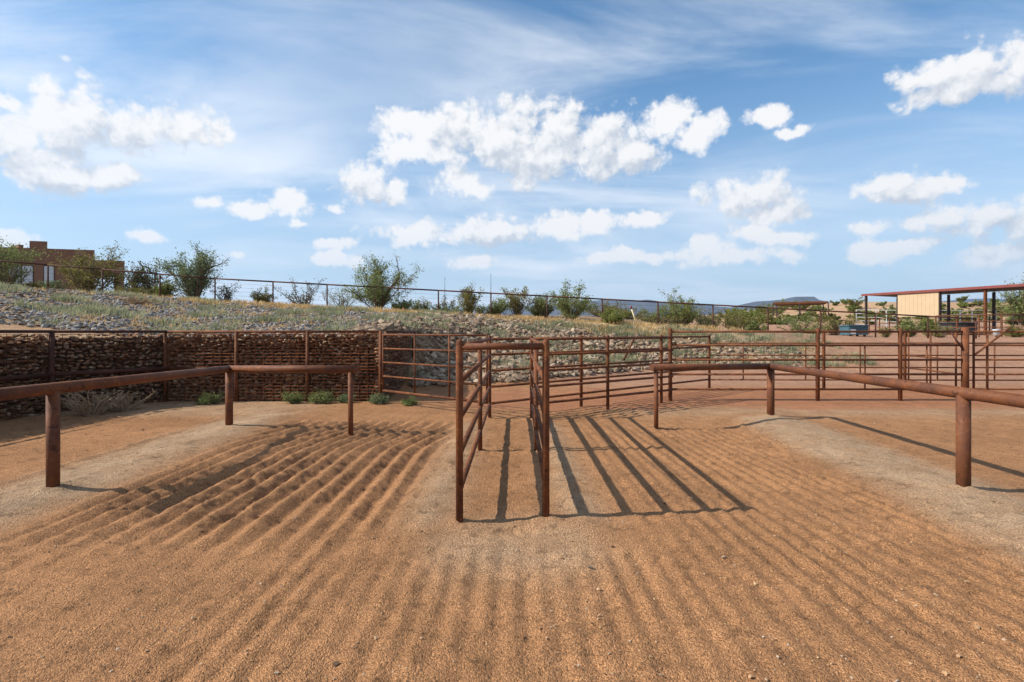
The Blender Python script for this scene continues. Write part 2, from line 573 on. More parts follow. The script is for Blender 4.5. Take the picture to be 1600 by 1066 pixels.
mat_ground()
mat_rust('rust', (0.165, 0.058, 0.022), (0.088, 0.034, 0.018), (0.25, 0.098, 0.037))
mat_rust('rust_heavy', (0.150, 0.054, 0.022), (0.092, 0.038, 0.023), (0.215, 0.08, 0.032), 0.66)
mat_rust('rust_dark', (0.085, 0.034, 0.024), (0.055, 0.026, 0.02), (0.15, 0.06, 0.03), 0.8)
mat_rust('rust_wire', (0.25, 0.085, 0.032), (0.14, 0.05, 0.025), (0.3, 0.12, 0.05), 0.8)
mat_rock('gabion_stone', [(0.0, (0.10, 0.05, 0.028)), (0.2, (0.28, 0.145, 0.075)), (0.4, (0.37, 0.22, 0.125)), (0.6, (0.16, 0.07, 0.037)), (0.8, (0.47, 0.34, 0.23)), (1.0, (0.18, 0.11, 0.07))])
mat_rock('bank_rock', [(0.0, (0.12, 0.08, 0.055)), (0.25, (0.29, 0.205, 0.135)), (0.45, (0.19, 0.14, 0.10)), (0.65, (0.42, 0.33, 0.235)), (0.85, (0.15, 0.088, 0.056)), (1.0, (0.34, 0.25, 0.17))])
mat_rock('grey_rock', [(0.0, (0.16, 0.15, 0.145)), (0.35, (0.29, 0.28, 0.27)), (0.6, (0.21, 0.19, 0.175)), (0.85, (0.38, 0.36, 0.335)), (1.0, (0.18, 0.145, 0.115))])
mat_rock('pebble', [(0.0, (0.34, 0.20, 0.11)), (0.4, (0.46, 0.29, 0.16)), (0.7, (0.38, 0.25, 0.15)), (0.85, (0.45, 0.36, 0.27)), (0.9, (0.09, 0.055, 0.035)), (1.0, (0.14, 0.085, 0.05))])
mat_leaf('leaf_olive', (0.1, 0.103, 0.025), (0.269, 0.237, 0.069))
mat_leaf('leaf_green', (0.094, 0.128, 0.035), (0.263, 0.3, 0.1))
mat_leaf('leaf_blue', (0.088, 0.125, 0.053), (0.225, 0.275, 0.131))
mat_leaf('leaf_lime', (0.120, 0.150, 0.030), (0.250, 0.270, 0.070))
mat_leaf('leaf_dark', (0.05, 0.062, 0.025), (0.144, 0.15, 0.06))
mat_leaf('grass_grey', (0.19, 0.205, 0.11), (0.35, 0.35, 0.215))
mat_leaf('grass_straw', (0.40, 0.26, 0.11), (0.60, 0.43, 0.21))
mat_plain('twig', (0.15, 0.105, 0.075), 0.9, 0.25, 12)
mat_plain('twig_dry', (0.33, 0.23, 0.14), 0.9, 0.25, 12)
mat_plain('stucco', (0.19, 0.098, 0.062), 0.92, 0.1, 1.2)
mat_plain('stucco_sunlit', (0.36, 0.205, 0.125), 0.92, 0.1, 1.2)  # lit copy of stucco, sunlight put into its colour; not assigned to any wall
mat_plain('window_glass', (0.42, 0.46, 0.50), 0.25, 0.08, 2.0, 0.5)
mat_plain('dark_metal', (0.045, 0.032, 0.028), 0.6, 0.25, 4)
mat_plain('red_metal', (0.19, 0.048, 0.04), 0.5, 0.12, 2)
mat_plain('tan_metal', (0.47, 0.345, 0.215), 0.55, 0.06, 1.5)
mat_plain('galvanised', (0.42, 0.44, 0.46), 0.45, 0.12, 5, 0.5)
mat_plain('blue_paint', (0.045, 0.105, 0.135), 0.6, 0.2, 3)
mat_plain('pale_paint', (0.55, 0.58, 0.60), 0.6, 0.12, 3)
mat_plain('black_rubber', (0.022, 0.022, 0.025), 0.6, 0.3, 4)
mat_plain('cream_pipe', (0.66, 0.54, 0.33), 0.6, 0.08, 5)
mat_plain('mountain', (0.06, 0.058, 0.06), 0.95, 0.35, 0.004)
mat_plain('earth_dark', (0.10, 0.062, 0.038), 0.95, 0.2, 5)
mat_plain('soil_pile', (0.36, 0.23, 0.135), 0.95, 0.2, 5)


# ------------------------------------------------------------------ object helpers
def tag(o, label, cat, group=None, kind=None):
    o['label'] = label
    o['category'] = cat
    if group:
        o['group'] = group
    if kind:
        o['kind'] = kind
    return o


def thing(name, loc, label, cat, group=None):
    o = bpy.data.objects.new(name, None)
    o.empty_display_size = 0.2
    C.objects.link(o)
    o.location = loc
    return tag(o, label, cat, group)


class MB:
    """collects verts / faces (world coordinates) for one mesh"""
    def __init__(self):
        self.v, self.f, self.tone = [], [], []

    def add(self, vs, fs, tone=None):
        n = len(self.v)
        self.v.extend([tuple(a) for a in vs])
        self.f.extend([tuple(i + n for i in f) for f in fs])
        if tone is not None:
            self.tone.extend([tone] * len(vs))

    def tube(self, pts, radii, sides=12, cap=True, tone=None):
        pts = [Vector(p) for p in pts]
        if not hasattr(radii, '__len__'):
            radii = [radii] * len(pts)
        vs, fs = [], []
        up = None
        for i, p in enumerate(pts):
            d = (pts[min(i + 1, len(pts) - 1)] - pts[max(i - 1, 0)]).normalized()
            if up is None:
                up = Vector((0, 0, 1)) if abs(d.z) < 0.9 else Vector((0, 1, 0))
            a = d.cross(up).normalized()
            up = a.cross(d).normalized()
            for k in range(sides):
                t = 2 * math.pi * k / sides
                vs.append(p + (a * math.cos(t) + up * math.sin(t)) * radii[i])
        for i in range(len(pts) - 1):
            for k in range(sides):
                k2 = (k + 1) % sides
                fs.append((i * sides + k, i * sides + k2, (i + 1) * sides + k2, (i + 1) * sides + k))
        if cap:
            fs.append(tuple(range(sides))[::-1])
            fs.append(tuple((len(pts) - 1) * sides + k for k in range(sides)))
        self.add(vs, fs, tone)

    def box(self, c, size, rz=0.0, tone=None):
        cx, cy, cz = c
        sx, sy, sz = (s / 2 for s in size)
        ca, sa = math.cos(rz), math.sin(rz)
        vs = []
        for dz in (-sz, sz):
            for dx, dy in ((-sx, -sy), (sx, -sy), (sx, sy), (-sx, sy)):
                vs.append((cx + dx * ca - dy * sa, cy + dx * sa + dy * ca, cz + dz))
        self.add(vs, [(3, 2, 1, 0), (4, 5, 6, 7), (0, 1, 5, 4), (1, 2, 6, 5), (2, 3, 7, 6), (3, 0, 4, 7)], tone)

    def build(self, name, mat, parent=None, smooth=False, auto=None):
        me = bpy.data.meshes.new(name)
        off = parent_world(parent)
        me.from_pydata([(x - off[0], y - off[1], z - off[2]) for x, y, z in self.v], [], self.f)
        if self.tone:
            a = me.attributes.new('tone', 'FLOAT', 'POINT')
            a.data.foreach_set('value', np.array(self.tone, np.float32))
        if smooth:
            me.polygons.foreach_set('use_smooth', [len(p.vertices) <= 4 for p in me.polygons])
        me.materials.append(MATS[mat])
        me.update()
        o = bpy.data.objects.new(name, me)
        C.objects.link(o)
        if parent:
            o.parent = parent
        return o


def parent_world(p):
    x = y = z = 0.0
    while p is not None:
        x += p.location.x; y += p.location.y; z += p.location.z
        p = p.parent
    return (x, y, z)


def pipe(name, a, b, r, mat, parent, sides=14):
    m = MB()
    m.tube([a, b], r, sides)
    return m.build(name, mat, parent, True)


def post(name, x, y, z0, z1, r, mat, parent, dome=True, sides=14):
    m = MB()
    if dome:
        m.tube([(x, y, z0), (x, y, z1 - r), (x, y, z1 - 0.45 * r), (x, y, z1 - 0.12 * r), (x, y, z1)], [r, r, r * 0.86, r * 0.55, r * 0.15], sides)
    else:
        m.tube([(x, y, z0), (x, y, z1)], r, sides)
    return m.build(name, mat, parent, True)


def lerp(a, b, t):
    return tuple(a[i] + (b[i] - a[i]) * t for i in range(len(a)))


# ------------------------------------------------------------------ setting: ground and mountains
gme = grid_mesh('ground', GX, GY, GZ, soil_colour(GX, GY))
gme.materials.append(MATS['ground'])
ground = bpy.data.objects.new('ground', gme)
C.objects.link(ground)
tag(ground, 'raked sandy yard, rocky bank and desert ground', 'ground', kind='structure')


def mountains(name, label, prof, dist, depth, seed):
    """ridge with real depth; prof = [(photo x, photo y)] of its skyline"""
    pxs = np.array([p[0] for p in prof], float)
    pys = np.array([p[1] for p in prof], float)
    n, k = 260, 26
    u = np.linspace(pxs[0], pxs[-1], n)
    top = (HORIZON - np.interp(u, pxs, pys)) / FPX * dist + EYE
    X0 = (u - 800) / FPX * dist
    XX = np.tile(X0[None, :], (k, 1))
    tt = np.linspace(-1, 1, k)[:, None]
    YY = dist + tt * depth + 0 * XX
    prof_ = np.clip(1 - np.abs(tt), 0, 1) ** 0.8
    nz = fbm(XX / 300 + seed, YY / 300, 4)
    ZZ = top[None, :] * prof_ * (1 + 0.28 * nz * (1 - prof_)) - 4
    me = grid_mesh(name, XX, YY, ZZ)
    me.materials.append(MATS['mountain'])
    o = bpy.data.objects.new(name, me)
    C.objects.link(o)
    tag(o, label, 'mountain', kind='structure')


mountains('mesa', 'dark blue flat-topped mesa on the horizon', [(1120, 486), (1150, 476), (1180, 469), (1200, 468), (1222, 466), (1236, 462.5), (1242, 461.5), (1270, 461.5), (1275, 466), (1290, 470), (1330, 472), (1380, 473), (1420, 478)], 4600, 600, 3)
mountains('mountain_range', 'long low blue range on the horizon', [(520, 490), (700, 482), (880, 473), (925, 468), (950, 465.5), (985, 469), (1010, 466), (1040, 471), (1090, 474), (1130, 478), (1200, 484), (1400, 476), (1500, 466), (1540, 464), (1580, 467), (1750, 472)], 5400, 700, 8)

# ------------------------------------------------------------------ gabion wall
STONES = []


def stone_mesh(seed, n=15):
    """angular stone: hull of points scattered over a squarish blob"""
    r = random.Random(seed)
    bm = bmesh.new()
    for _ in range(n):
        d = Vector((r.gauss(0, 1), r.gauss(0, 1), r.gauss(0, 1))).normalized()
        m = max(abs(d.x), abs(d.y), abs(d.z))
        bm.verts.new(d * (0.5 / m ** 0.55) * r.uniform(0.82, 1.08) * 0.9)
    res = bmesh.ops.convex_hull(bm, input=bm.verts[:])
    for v in [v for v in bm.verts if not v.link_faces]:
        bm.verts.remove(v)
    bm.verts.index_update()
    vs = [v.co.copy() for v in bm.verts]
    fs = [tuple(v.index for v in f.verts) for f in bm.faces]
    bm.free()
    return vs, fs


SHAPES = [stone_mesh(s, 18) for s in range(18)]
SHAPES_LO = [stone_mesh(100 + s, 10) for s in range(10)]


def shape_object_mesh(name, vs, fs, mat):
    me = bpy.data.meshes.new(name)
    me.from_pydata(vs, [], fs)
    me.materials.append(MATS[mat])
    me.update()
    return me


def gabion():
    root = thing('gabion_wall', (WALL_C[0], WALL_C[1], 0), 'rusty wire gabion wall filled with stacked stones below the rocky bank', 'wall')
    shared = [shape_object_mesh('stone', v, f, 'gabion_stone') for v, f in SHAPES]
    H = 1.56
    secs = [(WALL_C, WALL_E), (WALL_K, WALL_C), (WALL_E, (WALL_E[0], WALL_E[1] + 3.4)), (WALL_L, WALL_K)]
    r = random.Random(5)
    singles = 0
    for si, (a, b) in enumerate(secs):
        dx, dy = b[0] - a[0], b[1] - a[1]
        L = math.hypot(dx, dy)
        ux, uy = dx / L, dy / L
        nx_, ny_ = uy, -ux            # towards the camera side
        ang = math.atan2(uy, ux)
        fill = MB()
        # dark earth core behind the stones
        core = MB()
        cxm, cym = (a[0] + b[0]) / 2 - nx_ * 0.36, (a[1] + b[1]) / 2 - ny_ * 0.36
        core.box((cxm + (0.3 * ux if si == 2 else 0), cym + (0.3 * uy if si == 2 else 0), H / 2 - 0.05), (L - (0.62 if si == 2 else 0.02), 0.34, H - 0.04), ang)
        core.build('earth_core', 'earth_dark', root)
        z = 0.0
        while z < H - 0.02:
            h = r.uniform(0.042, 0.074)
            s = r.uniform(-0.1, 0.0)
            while s < L:
                w = r.uniform(0.06, 0.17)
                gzv = gz(a[0] + ux * s, a[1] + uy * s - 0.3) if si == 0 else 0
                off = r.uniform(-0.055, 0.0)
                px_, py_ = a[0] + ux * (s + w / 2) + nx_ * (off - 0.07), a[1] + uy * (s + w / 2) + ny_ * (off - 0.07)
                M = Matrix.Translation((px_, py_, z + h / 2 + r.uniform(-0.025, 0.025))) @ Matrix.Rotation(ang, 4, 'Z') @ Matrix.Rotation(r.gauss(0, 0.22), 4, 'Y') @ Matrix.Diagonal((w * 1.02, r.uniform(0.14, 0.24), h * r.uniform(0.75, 1.45), 1)) @ Matrix.Rotation(r.choice((0, math.pi)), 4, 'Z') @ Matrix.Rotation(r.uniform(-0.3, 0.3), 4, 'X')
                big = si == 0 and w > 0.125 and singles < 300 and 0.05 < z < 1.5
                k = r.randrange(len(SHAPES))
                if big:
                    o = bpy.data.objects.new('stone', shared[k])
                    C.objects.link(o)
                    o.parent = root
                    o.matrix_local = Matrix.Translation((-WALL_C[0], -WALL_C[1], 0)) @ M
                    singles += 1
                else:
                    vs, fs = SHAPES[k]
                    fill.add([M @ v for v in vs], fs, r.random())
                s += w
            z += h
        o = fill.build('stone_fill', 'gabion_stone', root)
        o['kind'] = 'stuff'
        # wire cage
        wires = MB()
        off = 0.035
        zz = 0.06
        step = 0.075 if si == 0 else 0.1
        while zz < H + 0.03:
            p0 = (a[0] + nx_ * off, a[1] + ny_ * off, zz)
            p1 = (b[0] + nx_ * off, b[1] + ny_ * off, zz)
            wires.tube([p0, p1], 0.0085 if si == 0 else 0.004, 5)
            zz += step
        s = 0.05
        while s < L:
            p = (a[0] + ux * s + nx_ * (off + 0.008), a[1] + uy * s + ny_ * (off + 0.008))
            wires.tube([(p[0], p[1], -0.05), (p[0], p[1], H + 0.02)], 0.0045, 5)
            s += 0.2 if si == 0 else 0.13
        o = wires.build('wire_mesh', 'rust_wire' if si == 0 else 'rust_dark', root)
        o['kind'] = 'stuff'
        # posts and rails
        mat = 'rust' if si == 0 else 'rust_dark'
        stops = ([0, 1.64, 3.28, 4.96] if si == 0 else [0.0] if si == 1 else [3.3] if si == 2 else [L - 2.4, L - 4.8])
        for s in stops:
            x, y = a[0] + ux * s + nx_ * 0.09, a[1] + uy * s + ny_ * 0.09
            post('post', x, y, gz(x, y) - 0.1, 1.64, 0.036 if si == 0 else 0.05, mat, root, False)
        e = 0.09
        pipe('top_rail', (a[0] + nx_ * e - ux * 0.0, a[1] + ny_ * e, 1.62), (b[0] + nx_ * e, b[1] + ny_ * e, 1.62), 0.03, mat, root)
        if si != 2:
            pipe('middle_rail', (a[0] + nx_ * e * 0.9, a[1] + ny_ * e * 0.9, 0.77), (b[0] + nx_ * e * 0.9, b[1] + ny_ * e * 0.9, 0.77), 0.024 if si == 0 else 0.045, mat, root)


gabion()

# ------------------------------------------------------------------ pipe fences
RH5 = [0.28, 0.59, 0.89, 1.19, 1.48]
TALL = [0.27, 0.62, 0.96, 1.30, 1.62]


def chute():
    root = thing('livestock_chute', (-0.07, 4.36, 0), 'narrow rusty pipe chute of two five-rail panels joined by a crossbar', 'chute')
    Lp = [(-0.443, 4.32), (-0.43, 6.89), (-0.414, 9.47)]
    Rp = [(0.292, 4.41), (0.325, 6.89), (0.358, 9.40)]
    rad = 0.031
    for side in (Lp, Rp):
        for i, (x, y) in enumerate(side):
            post('post', x, y, gz(x, y) - 0.15, 1.55 if i != 1 else 1.47, rad, 'rust', root, i != 1)
        for h in RH5:
            pipe('rail', (side[0][0], side[0][1] + 0.02, h), (side[2][0], side[2][1] - 0.02, h), 0.027, 'rust', root)
    pipe('crossbar', (Lp[0][0] + 0.02, Lp[0][1], 1.487), (Rp[0][0] - 0.02, Rp[0][1], 1.487), 0.029, 'rust_heavy', root)


chute()


def fence(name, label, pts, heights, posts, rad, rr, mat='rust', top=None, stays=(), cat='fence', group=None, dome=True, parts=True):
    """straight run a->b; posts / stays are fractions of the run"""
    a, b = pts
    base = (a[0], a[1], gz(a[0], a[1]))
    root = thing(name, base, label, cat, group)
    for f in posts:
        x, y = lerp(a, b, f)
        g = gz(x, y)
        post('post', x, y, g - 0.15, (top or heights[-1] + 0.05), rad, mat, root, dome)
    for h in heights:
        pipe('rail', (a[0], a[1], h), (b[0], b[1], h), rr, mat, root, 10)
    for f in stays:
        x, y = lerp(a, b, f)
        pipe('stay', (x, y, heights[0]), (x, y, heights[-2]), 0.018, mat, root, 8)
    return root


A0, A1 = (0.39, 9.46), (3.71, 11.82)
fence('pipe_fence', 'five-rail rusty pipe panel running from the chute to the tall fence', (A0, A1), RH5, [0.479, 0.9], 0.034, 0.026, top=1.55)
B0, B1 = (3.71, 12.0), (10.62, 12.0)
fb = fence('pipe_fence', 'tall five-rail rusty pipe fence with its end post beside the chute panel', (B0, B1), TALL, [0.0, 0.5, 0.78], 0.045, 0.027, top=1.71, stays=[0.66, 0.87])
fb2 = post('gate_post', 10.62, 12.0, -0.15, 1.72, 0.075, 'rust', fb, False)
pipe('brace', (10.26, 11.97, 1.6), (10.56, 11.97, 1.18), 0.018, 'rust_dark', fb, 8)
E0, E1 = (-0.39, 9.56), (5.55, 14.4)
fe = fence('pipe_fence', 'long five-rail rusty pipe panel with a diagonal brace, behind the chute', (E0, E1), RH5, [0.318, 1.0], 0.036, 0.025, top=1.55)
bx0 = lerp(E0, E1, 0.56); bx1 = lerp(E0, E1, 0.505)
pipe('brace', (bx0[0], bx0[1] - 0.03, 1.48), (bx1[0], bx1[1] - 0.03, 0.95), 0.024, 'rust', fe, 8)
C0, C1 = (5.6, 14.4), (16.8, 14.2)
fence('pipe_fence', 'farther five-rail rusty pipe fence with thin stays along the dirt road', (C0, C1), TALL, [0.28, 0.48, 0.8], 0.04, 0.02, top=1.68, stays=[0.08, 0.235, 0.37, 0.56, 0.7, 0.9])


def gate(name, label, a, b, heights, stiles, rad, mat='rust', brace=None, end_post=None, thick_bottom=False):
    root = thing(name, (a[0], a[1], gz(a[0], a[1])), label, 'gate')
    for i, h in enumerate(heights):
        pipe('rail', (a[0], a[1], h), (b[0], b[1], h), rad * (1.35 if thick_bottom and i == 0 else 1.0), mat, root, 10)
    for f in stiles:
        x, y = lerp(a, b, f)
        pipe('stile', (x, y, heights[0] - 0.02), (x, y, heights[-1] + 0.02), rad * 1.05, mat, root, 10)
    if brace:
        (f0, h0), (f1, h1) = brace
        x0, y0 = lerp(a, b, f0); x1, y1 = lerp(a, b, f1)
        pipe('brace', (x0, y0 - 0.03, h0), (x1, y1 - 0.03, h1), rad, mat, root, 8)
    if end_post:
        x, y = end_post
        post('hinge_post', x, y, gz(x, y) - 0.15, 1.64, 0.035, mat, root, False)
        for h in (0.45, 1.4):
            pipe('hinge', (x, y, h), (a[0], a[1], h), 0.012, mat, root, 8)
    return root


gate('pipe_gate', 'thin five-rail rusty gate between the gabion wall end and the chute', (-2.90, 11.52), (-0.47, 9.56), [0.295, 0.62, 0.93, 1.24, 1.55], [0.0, 0.345, 0.68, 1.0], 0.019, end_post=(-2.97, 11.58), thick_bottom=True)
gate('pipe_gate', 'rusty pipe gate swung open between the near and the farther tall fence', (10.92, 14.1), (10.56, 12.18), TALL, [0.0, 0.5, 1.0], 0.02)
gate('pipe_gate', 'closed rusty pipe gate with a long diagonal brace beside the thick gate post', (10.82, 12.0), (14.8, 12.0), TALL, [0.0, 0.08, 1.0], 0.023, brace=((0.0, 1.08), (0.21, 1.72)))


def hitching(label, posts, rails, end_ext):
    """posts = [(x, y, radius, top)], rails = [(p, q)]"""
    x, y = posts[1][0], posts[1][1]
    root = thing('hitching_rail', (x, y, gz(x, y)), label, 'hitching rail')
    for (px_, py_, r_, zt) in posts:
        post('post', px_, py_, gz(px_, py_) - 0.2, zt, r_, 'rust_heavy', root, False, 20)
    for (p, q) in rails:
        m = MB()
        m.tube([p, q], 0.058, 22)
        m.build('rail', 'rust_heavy', root, True)
    # welded elbow where the two runs meet
    m = MB()
    c = Vector(rails[0][1])
    bm = bmesh.new()
    bmesh.ops.create_uvsphere(bm, u_segments=18, v_segments=10, radius=0.0595)
    m.add([c + v.co for v in bm.verts], [tuple(v.index for v in f.verts) for f in bm.faces])
    bm.free()
    m.build('elbow', 'rust_heavy', root, True)


hitching('bent rusty hitching rail on three posts before the gabion wall',
         [(-4.545, 5.07, 0.055, 1.03), (-4.651, 8.42, 0.058, 0.99), (-2.50, 7.93, 0.039, 1.02)],
         [((-4.53, 4.42, 1.06), (-4.651, 8.42, 1.005)), ((-4.651, 8.42, 1.005), (-2.40, 7.91, 1.04))], 0.06)
hitching('bent rusty hitching rail on three posts before the tall pipe fence',
         [(4.47, 5.07, 0.059, 0.99), (4.82, 9.54, 0.066, 0.955), (2.37, 8.42, 0.037, 1.01)],
         [((4.40, 4.2, 1.012), (4.82, 9.54, 0.972)), ((4.82, 9.54, 0.972), (2.29, 8.39, 1.03))], 0.06)

# ------------------------------------------------------------------ ridge fence
def ridge_fence():
    pxs = [-90, 75, 160, 250, 336, 426.5, 511, 597, 685, 767, 854.6, 941, 1028, 1114, 1200, 1282, 1368, 1450, 1525]
    x0 = (pxs[0] - 800) / FPX * FENCE_Y
    root = thing('ridge_fence', (x0, FENCE_Y, gz(x0, FENCE_Y)), 'dark pipe and wire fence descending along the top of the rocky bank', 'fence')
    tops = []
    for p in pxs:
        X = (p - 800) / FPX * FENCE_Y
        row = 435.5 + (p - 336) * 0.0529 if p > 336 else 435.5 - (336 - p) * 0.082
        zt = EYE + (HORIZON - row) * FENCE_Y / FPX
        tops.append((X, FENCE_Y, zt))
        post('post', X, FENCE_Y, gz(X, FENCE_Y) - 0.2, zt, 0.04, 'rust_dark', root, False, 8)
    for i in range(len(tops) - 1):
        pipe('top_rail', tops[i], tops[i + 1], 0.04, 'rust_dark', root, 8)
    for k in range(1, 6):
        m = MB()
        for i in range(len(tops) - 1):
            a, b = tops[i], tops[i + 1]
            m.tube([(a[0], a[1], a[2] - 0.22 * k), (b[0], b[1], b[2] - 0.22 * k)], 0.0035, 4, False)
        m.build('wire', 'rust_dark', root)


ridge_fence()

# ------------------------------------------------------------------ rocks on the bank
def rocks():
    shared = [shape_object_mesh('rock', v, f, 'bank_rock') for v, f in SHAPES]
    n = 44000
    X = rng.uniform(-20, 15, n)
    Y = rng.uniform(11.8, 27.2, n)
    b = bank(X, Y)
    dens = 0.55 + 0.5 * fbm(X * 0.45, Y * 0.6, 3)
    centre = np.exp(-((X - 0.0) / 4.5) ** 2)
    dens = dens + 0.5 * centre + 0.7 * sstep(X, -3.4, -2.9) * (1 - sstep(X, -1.2, 0)) * (1 - sstep(Y, 16, 19)) - 0.9 * sstep(Y, 23.5, 25.5) * sstep(X, -11, -6) - 0.9 * sstep(X, 11, 15)
    s = behind(X, Y)
    keep = (b > 0.12) & (rng.uniform(0, 1, n) < dens) & ((X > -2.75) | (s > 0.18))
    # leave the wall's return leg free
    keep &= ~((X > -3.6) & (X < -2.8) & (Y < 15.4) & (Y > 11.4))
    X, Y = X[keep], Y[keep]
    Z = ground_z(X, Y)
    left = X < -4.5
    size = np.where(left, rng.uniform(0.05, 0.15, len(X)), rng.uniform(0.07, 0.23, len(X)) * (1 + 0.8 * rng.random(len(X)) ** 5))
    vis = size / Y * ((X > -2.6) | (Y > 13))
    order = np.argsort(-vis)
    r = random.Random(9)
    tan, grey = MB(), MB()
    for rank, i in enumerate(order):
        sz = size[i]
        M = Matrix.Translation((X[i], Y[i], Z[i] + sz * 0.16)) @ Matrix.Rotation(r.uniform(0, 6.28), 4, 'Z') @ Matrix.Rotation(r.uniform(-0.5, 0.5), 4, 'X') @ Matrix.Diagonal((sz * r.uniform(0.9, 1.5), sz, sz * r.uniform(0.6, 1.0), 1))
        if rank < 300:
            o = bpy.data.objects.new('rock', shared[r.randrange(len(shared))])
            C.objects.link(o)
            o.matrix_world = M
            tag(o, 'large pale riprap rock lying on the bank behind the pipe panels', 'rock', 'large riprap rocks on the bank')
        else:
            vs, fs = SHAPES_LO[r.randrange(len(SHAPES_LO))] if sz < 0.14 else SHAPES[r.randrange(len(SHAPES))]
            (grey if (left[i] and r.random() < 0.8) else tan).add([M @ v for v in vs], fs, r.random())
    o = tan.build('riprap', 'bank_rock')
    tag(o, 'loose tan riprap stones covering the bank', 'stones', kind='stuff')
    o = grey.build('grey_gravel', 'grey_rock')
    tag(o, 'loose grey stones covering the bank above the gabion wall', 'stones', kind='stuff')


rocks()


def pebbles():
    r = random.Random(21)
    m = MB()
    n = 9000
    Yp = 2.1 + 8.5 * rng.random(n) ** 1.7
    Xp = rng.uniform(-1.08, 1.08, n) * (Yp + 0.2)
    clump = fbm(Xp * 1.4, Yp * 1.4, 3)
    keep = rng.random(n) < 0.55 + clump
    Xp, Yp = Xp[keep], Yp[keep]
    Zp = ground_z(Xp, Yp)
    for x, y, z in zip(Xp, Yp, Zp):
        sz = 0.006 + 0.012 * r.random() ** 3 + (0.02 if r.random() < 0.01 else 0)
        vs, fs = SHAPES_LO[r.randrange(len(SHAPES_LO))]
        M = Matrix.Translation((x, y, z + sz * 0.2)) @ Matrix.Rotation(r.uniform(0, 6.28), 4, 'Z') @ Matrix.Diagonal((sz * 1.3, sz, sz * 0.8, 1))
        m.add([M @ v for v in vs], fs, r.random())
    o = m.build('gravel', 'pebble')
    tag(o, 'small loose pebbles and clods scattered over the raked sand', 'gravel', kind='stuff')


pebbles()

# ------------------------------------------------------------------ grass and weeds
def tufts(name, label, spots, mat, h0, h1, blades, spread):
    m = MB()
    r = random.Random(len(spots))
    for (x, y, z, k) in spots:
        tone = r.random()
        for _ in range(int(blades * k) + 3):
            a = r.uniform(0, 6.283)
            rad = spread * r.random() ** 0.6 * k
            bx, by = x + rad * math.cos(a), y + rad * math.sin(a)
            h = r.uniform(h0, h1) * (0.6 + 0.4 * k)
            lean = r.uniform(0.15, 0.8) * h
            b2 = a + r.uniform(-0.9, 0.9)
            w = r.uniform(0.006, 0.014)
            px_, py_ = -math.sin(b2) * w, math.cos(b2) * w
            tx, ty = bx + lean * math.cos(b2), by + lean * math.sin(b2)
            mx_, my_ = bx + lean * 0.4 * math.cos(b2), by + lean * 0.4 * math.sin(b2)
            m.add([(bx - px_, by - py_, z - 0.03), (bx + px_, by + py_, z - 0.03), (mx_ + px_, my_ + py_, z + h * 0.6), (mx_ - px_, my_ - py_, z + h * 0.6), (tx, ty, z + h)],
                  [(0, 1, 2, 3), (3, 2, 4)], min(1, max(0, tone * 0.6 + r.random() * 0.4)))
    o = m.build(name, mat)
    tag(o, label, 'grass', kind='stuff')


def scatter(n, x0, x1, y0, y1, dens):
    X = rng.uniform(x0, x1, n); Y = rng.uniform(y0, y1, n)
    k = dens(X, Y)
    b = bank(X, Y)
    s = behind(X, Y)
    ok = (rng.random(n) < k) & (b > 0.2) & ((X > -2.6) | (s > 0.8))
    X, Y = X[ok], Y[ok]
    return list(zip(X, Y, ground_z(X, Y), rng.uniform(0.6, 1.5, len(X))))


tufts('scrub_grass', 'grey-green desert grass tufts growing among the rocks of the bank',
      scatter(5200, -20, 15, 12.2, 26, lambda X, Y: np.clip(fbm(X * 0.42 + 4, Y * 0.55, 3) * 2.4 - 0.22 + 0.55 * sstep(X, -2, 3), 0, 0.95)), 'grass_grey', 0.09, 0.25, 30, 0.28)
tufts('dry_grass', 'straw-coloured dry grass along the top of the bank',
      scatter(2600, -28, 12, 24.0, 29.5, lambda X, Y: np.clip(0.42 + fbm(X * 0.5, Y * 0.5, 2), 0, 1)), 'grass_straw', 0.08, 0.24, 16, 0.25)


tufts('dry_weeds', 'pale dry weeds scattered between the rocks of the bank',
      scatter(1500, -20, 14, 12.6, 25, lambda X, Y: np.clip(0.3 + fbm(X * 0.6 - 8, Y * 0.6, 2), 0, 1)), 'grass_straw', 0.06, 0.16, 10, 0.22)

